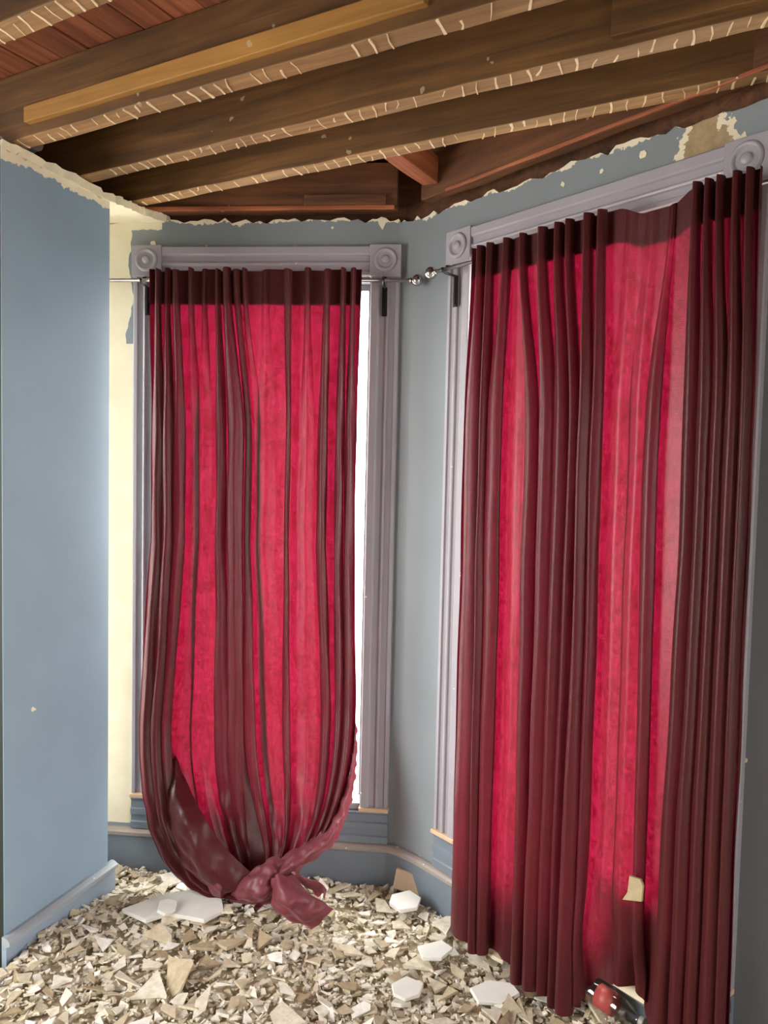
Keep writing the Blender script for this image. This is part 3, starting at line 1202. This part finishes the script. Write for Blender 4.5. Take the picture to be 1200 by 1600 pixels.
# --- wide curtain over window 2
plane2 = O2 + N2 * NB
ys2 = (400, 820, 1300)
zl2 = [px_on(800, 425, plane2, N2).z, px_on(900, 850, plane2, N2).z, px_on(800, 1330, plane2, N2).z]


def S2(x, y):
    return (px_on(x, y, plane2, N2) - O2).dot(E2)


pl2 = [
    ((757, 745, 735), (2, 3, 5), (4, 12, 17), (.035, .045, .055)),
    ((772, 762, 756), (2, 2, 2), (4, 5, 7), (.035, .050, .055)),
    ((798, 776, 768), (2, 3, 3), (4, 11, 8), (.035, .040, .045)),
    ((810, 805, 797), (4, 7, 7), (4, 7, 7), (.004, .010, .015)),
    ((823, 835, 827), (2, 3, 3), (4, 10, 9), (.035, .045, .055)),
    ((854, 861, 849), (2, 3, 3), (6, 12, 12), (.040, .055, .060)),
    ((879, 882, 868), (2, 2, 3), (5, 11, 9), (.040, .050, .055)),
    ((896, 902, 884), (2, 2, 2), (5, 8, 8), (.040, .050, .050)),
    ((926, 921, 905), (2, 2, 3), (6, 8, 14), (.045, .060, .065)),
    ((946, 935, 922), (2, 2, 2), (6, 8, 7), (.040, .045, .040)),
    ((985, 962, 950), (6, 8, 8), (6, 8, 8), (.004, .010, .008)),
    ((1018, 990, 980), (6, 7, 8), (6, 7, 8), (.004, .010, .010)),
    ((1050, 1019, 1010), (4, 4, 4), (4, 12, 9), (.008, .035, .035)),
    ((1092, 1080, 1056), (2, 2, 3), (6, 13, 14), (.040, .045, .050)),
    ((1110, 1103, 1081), (2, 2, 3), (5, 12, 13), (.040, .050, .055)),
    ((1128, 1124, 1103), (2, 2, 3), (5, 12, 12), (.040, .045, .050)),
    ((1152, 1146, 1128), (2, 3, 3), (6, 13, 15), (.035, .045, .045)),
    ((1172, 1165, 1149), (2, 2, 2), (5, 8, 9), (.035, .045, .045)),
]
K2 = fold_points(((745, 728, 715), (1188, 1175, 1163)), pl2, plane2, N2, E2, O2, ys2)
D2 = catmull(K2, 9)
ZT2 = ZROD + 0.030
nr2 = 120
tt = np.linspace(0, 1, nr2)
scol = D2[:, 2, 0]
gapL, gapR = S2(922, 1400), S2(1046, 1400)
ingap = smooth(gapL - .02, gapL + .03, scol) * (1 - smooth(gapR - .05, gapR + .01, scol))
ker = np.hanning(41); ker /= ker.sum()
ingap = np.convolve(np.pad(ingap, 20, mode='edge'), ker, 'valid')
zb = 0.075 + ingap * 0.14 - 0.03 * smooth(S2(1060, 1300), S2(1160, 1300), scol)
zb = zb + .012 * np.sin(np.linspace(0, 40, len(scol)))
ztop = np.full(len(scol), ZT2)
st = D2[:, 0, 0]
ztop -= 0.03 * smooth(S2(965, 340), S2(1010, 340), st) * (1 - smooth(S2(1050, 330), S2(1085, 320), st))
Z2 = ztop[None] + (zb - ztop)[None] * tt[:, None]
q_m = (ZT2 - zl2[1]) / (ZT2 - 0.12)
q_b = (ZT2 - zl2[2]) / (ZT2 - 0.12)
G = interp_levels(D2, np.clip(tt * 1.0, 0, 1), q_m)
S_g, N_g = G[..., 0].copy(), G[..., 1].copy()
N_g += wrinkle(S_g, Z2, 13, .003, 20, 3) * smooth(2.3, 1.6, Z2)
S_g += wrinkle(N_g * 6 + S_g, Z2, 14, .002, 12, 5) * smooth(2.3, 1.6, Z2)
# crumpled low part in the gap
low = smooth(.5, .25, Z2) * ingap[None]
N_g += low * (wrinkle(S_g, Z2, 15, .02, 30, 18) - .01)
N_g += NB + 0.0
P2w = np.array(O2)[None, None] + S_g[..., None] * np.array(E2) + N_g[..., None] * np.array(N2)
P2w[..., 2] = Z2
base2 = O2 + E2 * 0.5 + N2 * NB
cur2 = empty('curtain', (base2.x, base2.y, 0))
tag(cur2, 'wide deep red curtain hanging straight to the floor over the right window', 'curtain', 'red curtains of the bay')
off2 = np.array([base2.x, base2.y, 0])
grid_mesh('drape', P2w - off2, M_CLOTH, cur2)
Ph = P2w[:6, ::2] - off2 - np.array(N2) * 0.004
tp = grid_mesh('header_tape', Ph, M_TAPE, cur2)
tp['label'] = 'stiff dark heading band along the curtain top'

# ------------------------------------------------------------------ rubble
def hfield(x, y):
    sx = (x - O2.x) * E2.x + (y - O2.y) * E2.y
    nx = (x - O2.x) * N2.x + (y - O2.y) * N2.y
    return (0.075 * np.exp(-((sx - .76) / .14) ** 2 - ((nx - .07) / .085) ** 2) + 0.028 + 0.012 * np.sin(3.1 * x + 1.0) * np.sin(4.3 * y) + 0.008 * np.sin(9 * x + 2 * y) + 0.007 * np.sin(13 * y - 5 * x + 1)
            + 0.020 * np.exp(-((x + .55) ** 2 / .12 + (y - 2.62) ** 2 / .03)) + 0.045 * np.exp(-((x + 1.08) ** 2 / .02 + (y - 2.33) ** 2 / .05)))


NR = Vector(((C_R - END).y, -(C_R - END).x, 0)).normalized()


def in_room(x, y, m=0.0):
    p = Vector((x, y, 0))
    if (p - O1).dot(N1) < 0.03 + m or (p - O2).dot(N2) < 0.03 + m or (p - O3).dot(N3) < 0.03 + m:
        return False
    if (p - END).dot(NR) < 0.03 + m:
        return False
    if x > 1.68 - m or x < -2.2:
        return False
    # the stub wall and the dark return
    q = p - PNEAR
    s_, n_ = q.dot(pd), q.dot(pn)
    if -0.05 < s_ < 0.52 and n_ < 0.02 + m and n_ > -0.15:
        return False
    if x < -1.1 and abs(y - 2.30) < 0.08:
        return False
    return True


def frag_arrays(r, size, flat, r2):
    """irregular prism of broken plaster: 2 rings of k points"""
    k = r2.integers(4, 7)
    ang = np.sort(r2.uniform(0, 2 * np.pi, k) * .35 + np.arange(k) / k * 2 * np.pi)
    rad = size * r2.uniform(.55, 1.0, k)
    asp = r2.uniform(.55, 1.0)
    x, y = np.cos(ang) * rad, np.sin(ang) * rad * asp
    th = size * flat
    top = np.stack([x, y, np.full(k, th / 2) + r2.uniform(-.1, .1, k) * th], 1)
    sc = r2.uniform(.82, 1.08, k)
    bot = np.stack([x * sc, y * sc, np.full(k, -th / 2) + r2.uniform(-.15, .15, k) * th], 1)
    V = np.concatenate([top, bot])
    F = [tuple(range(k)), tuple(range(2 * k - 1, k - 1, -1))] + [(i, k + i, k + (i + 1) % k, (i + 1) % k) for i in range(k)]
    return V, F


def rot(r2, tilt):
    a, b, c = r2.uniform(0, 6.28), r2.normal() * tilt, r2.normal() * tilt
    return np.array((Matrix.Rotation(c, 3, 'Y') @ Matrix.Rotation(b, 3, 'X') @ Matrix.Rotation(a, 3, 'Z')))


# dust bed
gx, gy = np.meshgrid(np.linspace(-2.2, 1.65, 150), np.linspace(-2.5, 2.95, 190))
ok = np.vectorize(lambda a, b: in_room(a, b, -0.035))(gx, gy)
gz = hfield(gx, gy) - 0.012 + rng.normal(size=gx.shape) * .004
idx = -np.ones(gx.shape, int)
vv, ff = [], []
for i in range(gx.shape[0]):
    for j in range(gx.shape[1]):
        if ok[i, j]:
            idx[i, j] = len(vv)
            vv.append((gx[i, j], gy[i, j], gz[i, j]))
for i in range(gx.shape[0] - 1):
    for j in range(gx.shape[1] - 1):
        q = (idx[i, j], idx[i, j + 1], idx[i + 1, j + 1], idx[i + 1, j])
        if min(q) >= 0:
            ff.append(q)
me = bpy.data.meshes.new('dust_bed')
me.from_pydata(vv, [], ff)
me.materials.append(M_DUST)
me.polygons.foreach_set('use_smooth', [True] * len(me.polygons))
dust = link('plaster_dust', me)
tag(dust, 'fine brownish plaster dust covering the floor beneath the fragments', 'dust', kind='stuff')

# small crumbs, past counting
V_, F_, T_ = [], [], []
nb = 0
r2 = np.random.default_rng(5)
placed = 0
while placed < 15500:
    if placed < 9500:
        x, y = r2.uniform(-1.25, 1.35), r2.uniform(1.75, 2.98)
    else:
        x, y = r2.uniform(-2.1, 1.6), r2.uniform(0.0, 1.8)
    if not in_room(x, y):
        continue
    placed += 1
    size = float(np.clip(r2.lognormal(math.log(.012), .5), .004, .032))
    v, f = frag_arrays(None, size, r2.uniform(.15, .45), r2)
    v = v @ rot(r2, .30).T
    z = hfield(x, y) + r2.uniform(-.008, .009)
    v = v + np.array([x, y, z])
    V_.append(v)
    F_ += [tuple(nb + i for i in q) for q in f]
    T_ += [r2.beta(2.2, 1.6)] * len(v)
    nb += len(v)
V_ = np.concatenate(V_)
me = bpy.data.meshes.new('plaster_crumbs')
me.from_pydata(V_.tolist(), [], F_)
at = me.attributes.new('tone', 'FLOAT', 'POINT')
at.data.foreach_set('value', np.array(T_, np.float32))
me.materials.append(M_CRUMB)
tag(link('plaster_crumbs', me), 'countless small crumbs of broken plaster strewn over the floor', 'rubble', kind='stuff')

# larger fragments, each a thing of its own
protos = []
r3 = np.random.default_rng(21)
for k in range(16):
    v, f = frag_arrays(None, 1.0, r3.uniform(.07, .17), r3)
    me = bpy.data.meshes.new('plaster_fragment')
    me.from_pydata(v.tolist(), [], f)
    me.materials.append(M_RUB)
    protos.append(me)
LANDMARKS = [(-1.0, 2.45, 'along the blue stub wall'), (-0.75, 2.75, 'left of the curtain knot'), (-0.40, 2.62, 'just in front of the curtain knot'),
             (-0.10, 2.75, 'right of the curtain knot'), (0.12, 2.68, 'around the tan brick'), (0.35, 2.40, 'beside the hem of the straight curtain'),
             (0.62, 2.10, 'around the plastic bottle'), (0.10, 2.35, 'in the middle of the floor'), (-0.45, 2.15, 'in the left foreground'), (0.15, 2.08, 'in the right foreground')]
made = 0
spots = []
while made < 285:
    x, y = r3.uniform(-1.2, 1.2), r3.uniform(2.02, 2.95)
    if abs(x) > .53 * y or not in_room(x, y, .04):
        continue
    size = float(np.clip(r3.lognormal(math.log(.040), .38), .022, .10))
    if any((x - a) ** 2 + (y - b) ** 2 < (.62 * (size + c)) ** 2 for a, b, c in spots):
        if r3.random() < .93:
            continue
    spots.append((x, y, size))
    o = link('plaster_fragment', protos[int(r3.integers(0, 16))])
    o.location = (x, y, float(hfield(x, y)) + .010 + .12 * size)
    o.rotation_euler = (r3.normal() * .15, r3.normal() * .15, r3.uniform(0, 6.28))
    o.scale = (size, size * r3.uniform(.75, 1.2), size)
    near = min(LANDMARKS, key=lambda q_: (q_[0] - x) ** 2 + (q_[1] - y) ** 2)[2]
    sz = 'small' if size < .034 else ('palm-sized' if size < .052 else 'large')
    tag(o, '%s broken off-white plaster fragment on the floor %s' % (sz, near), 'plaster', 'plaster fragments on the floor')
    made += 1


def slab(name, pts_px, zbase, th, label, mat, tilt=(0, 0), cat='plaster', zoff=0.0):
    """flat piece whose outline lies on the rubble at given photo pixels"""
    P = [px_z(x, y, zbase) for x, y in pts_px]
    c = sum(P, Vector()) / len(P)
    k = len(P)
    mb = MB()
    top = [(p.x - c.x, p.y - c.y, th / 2 + random.uniform(-.1, .1) * th) for p in P]
    bot = [(p.x * 1 - c.x + random.uniform(-.003, .003), p.y - c.y + random.uniform(-.003, .003), -th / 2) for p in P]
    mb.add(top + bot, [tuple(range(k)), tuple(range(2 * k - 1, k - 1, -1))] + [(i, k + i, k + (i + 1) % k, (i + 1) % k) for i in range(k)])
    o = mb.build(name, mat, bevel=0.0015)
    o.location = (c.x, c.y, zbase - th / 2 + zoff)
    o.rotation_euler = (tilt[0], tilt[1], 0)
    return tag(o, label, cat)


slab('plaster_slab', [(190, 1420), (245, 1400), (305, 1389), (345, 1398), (350, 1422), (318, 1436), (262, 1426), (228, 1436)], .078, .014,
     'largest flat white plaster sheet, left of the curtain knot', M_WHITE, (.02, .0))
slab('plaster_slab', [(248, 1409), (262, 1405), (277, 1408), (275, 1419), (258, 1426), (246, 1421)], .094, .010,
     'six-sided plaster piece lying on the large white sheet', M_WHITE, (.08, .05))
slab('plaster_slab', [(855, 1545), (880, 1535), (906, 1551), (903, 1573), (872, 1582), (856, 1568)], .065, .014,
     'broad white plaster slab near the foot of the straight curtain', M_WHITE, (.06, -.03))
slab('plaster_slab', [(612, 1537), (635, 1526), (662, 1536), (655, 1552), (634, 1559), (616, 1552)], .060, .012,
     'six-sided white plaster piece in the middle foreground', M_WHITE, (.05, .02))
slab('plaster_slab', [(735, 1542), (765, 1532), (800, 1537), (812, 1552), (785, 1566), (748, 1562)], .062, .012,
     'flat white plaster slab left of the foot of the straight curtain', M_WHITE, (.04, -.04))
slab('plaster_slab', [(612, 1398), (640, 1392), (658, 1402), (652, 1416), (625, 1420), (608, 1410)], .075, .014,
     'white plaster slab just in front of the pale brick', M_WHITE, (.06, .02))
slab('plaster_slab', [(745, 1470), (760, 1466), (793, 1490), (786, 1500), (770, 1492)], .075, .014,
     'long narrow plaster strip beside the hem of the straight curtain', M_PLASTER, (.05, .05))
slab('plaster_slab', [(652, 1478), (690, 1470), (708, 1482), (690, 1496), (660, 1494)], .064, .012,
     'flat white plaster slab in front of the space between the windows', M_WHITE, (.05, -.02))

# pale brick leaning on the curved baseboard
c = px_z(640, 1392, .045)
b = MB()
b.box((0, 0, 0), (1, 0, 0), (0, 1, 0), (0, 0, 1), .055, .018, .036)
o = b.build('brick', M_BRICK, bevel=0.004)
o.location = (c.x, c.y + .02, .070)
o.rotation_euler = (-.25, .10, -.35)
tag(o, 'pale tan brick piece propped against the curved baseboard between the windows', 'brick')

# plastic bottle lying at the foot of the right curtain
def bottle():
    L_, r_ = .19, .031
    prof = [(.006, 0), (.026, .001), (r_, .008), (r_, .05), (r_ - .001, .055), (r_ - .001, .100), (r_, .105), (r_, .120), (.028, .140), (.020, .158), (.012, .170), (.0115, .182), (.013, .183), (.013, .186), (.011, .190)]
    a = px_on(926, 1548, O2 + N2 * .082, N2)
    bq = px_on(990, 1586, O2 + N2 * .082, N2)
    d_ = (bq - a); d_.z = 0; d_.normalize()
    root = empty('plastic_bottle', a)
    tag(root, 'clear plastic drink bottle with red label lying by the curtain hem', 'bottle')
    side = Vector((-d_.y, d_.x, 0))
    mb_ = MB(); mb_.lathe((0, 0, 0), side, UP, d_, prof, 32)
    mb_.build('body', M_PET, root, smooth=True)
    mb_ = MB(); mb_.lathe((0, 0, 0), side, UP, d_, [(r_ + .0006, .052), (r_ + .0006, .103)], 32)
    me_ = mb_.build('label_band', mat_simple('red_label_film', srgb(168, 72, 68), 0.5), root, smooth=True)
    mb_ = MB(); mb_.lathe((0, 0, 0), side, UP, d_, [(.0142, .181), (.0142, .193), (.012, .195)], 24)
    mb_.build('cap', mat_simple('grey_cap', srgb(150, 150, 140), 0.4), root)
    root.location = a - d_ * .03


bottle()

# slab added behind the low fold to block window light and darken the cloth
c = O2 + E2 * S2(985, 1400) + N2 * 0.052
mb = MB()
pts = [(-.11, 0), (.15, 0), (.14, .26), (.06, .30), (.0, .30), (-.09, .33)]
mb.add([(E2 * a + UP * b_ + N2 * .006) for a, b_ in pts] + [(E2 * a + UP * b_ - N2 * .006) for a, b_ in pts],
       [tuple(range(6)), tuple(range(11, 5, -1))] + [(i, 6 + i, 6 + (i + 1) % 6, (i + 1) % 6) for i in range(6)])
o = mb.build('plaster_slab', M_PLASTER, bevel=.001)
o.location = (c.x, c.y, .179)
tag(o, 'plaster slab added behind the low fold of the straight curtain to darken it', 'plaster')

# plaster flake caught in the curtain fold
c = px_on(990, 1392, O2 + N2 * (NB + .05), N2)
mb = MB()
k = 6
pts = [(-.030, -.036), (.026, -.016), (.028, .026), (.020, .040), (-.012, .036), (-.016, -.01)]
mb.add([(E2 * a + UP * b_ + N2 * .004) for a, b_ in pts] + [(E2 * a + UP * b_ - N2 * .004) for a, b_ in pts],
       [tuple(range(6)), tuple(range(11, 5, -1))] + [(i, 6 + i, 6 + (i + 1) % 6, (i + 1) % 6) for i in range(6)])
o = mb.build('plaster_flake', mat_simple('tan_plaster', srgb(176, 158, 124), 0.9, 40, .2), bevel=.001)
o.location = c
tag(o, 'cream plaster flake caught in the low fold of the straight curtain', 'plaster')

# flakes of bare plaster where the paint has come off the bay wall
def chip(P, E_, N_, pts, sc):
    k = len(pts)
    mb_ = MB()
    mb_.add([P + E_ * (a * sc) + UP * (b_ * sc) + N_ * .0018 for a, b_ in pts] + [P + E_ * (a * sc) + UP * (b_ * sc) - N_ * .002 for a, b_ in pts],
            [tuple(range(k)), tuple(range(2 * k - 1, k - 1, -1))] + [(i, k + i, k + (i + 1) % k, (i + 1) % k) for i in range(k)])
    mb_.build('paint_chip', M_PLASTER, wall_back)


r5 = random.Random(4)
for x, y, r_, w_ in ((597, 350, .022, 1), (520, 356, .007, 1), (684, 342, .010, 1), (300, 388, .008, 1), (322, 387, .011, 1), (460, 386, .007, 1),
                     (240, 381, .014, 1), (745, 361, .007, 2), (731, 364, .006, 2), (768, 358, .010, 2), (866, 327, .008, 2), (832, 336, .006, 2), (1005, 242, .012, 2),
                     (1068, 231, .008, 2), (880, 288, .010, 2), (940, 268, .008, 2), (975, 300, .006, 2), (604, 1285, .006, 1)):
    O_, E_, N_ = (O1, E1, N1) if w_ == 1 else (O2, E2, N2)
    if w_ == 1 and x > 640:
        P_ = px_on(x, y, Vector((0.115, 2.815, 0)), (N1 + N2)) ; E_ = (E1 + E2).normalized(); N_ = (N1 + N2).normalized()
    else:
        P_ = px_on(x, y, O_ + N_ * .001, N_)
    pts = [(math.cos(a + r5.uniform(-.3, .3)) * r5.uniform(.6, 1.1), math.sin(a + r5.uniform(-.3, .3)) * r5.uniform(.6, 1.1)) for a in [i * 1.0472 for i in range(6)]]
    if (x, y) == (597, 350):
        pts = [(-.8, .7), (-.2, .9), (.7, .8), (.6, .1), (.1, -1.0), (-.5, -.1)]
    chip(P_, E_, N_, pts, r_)
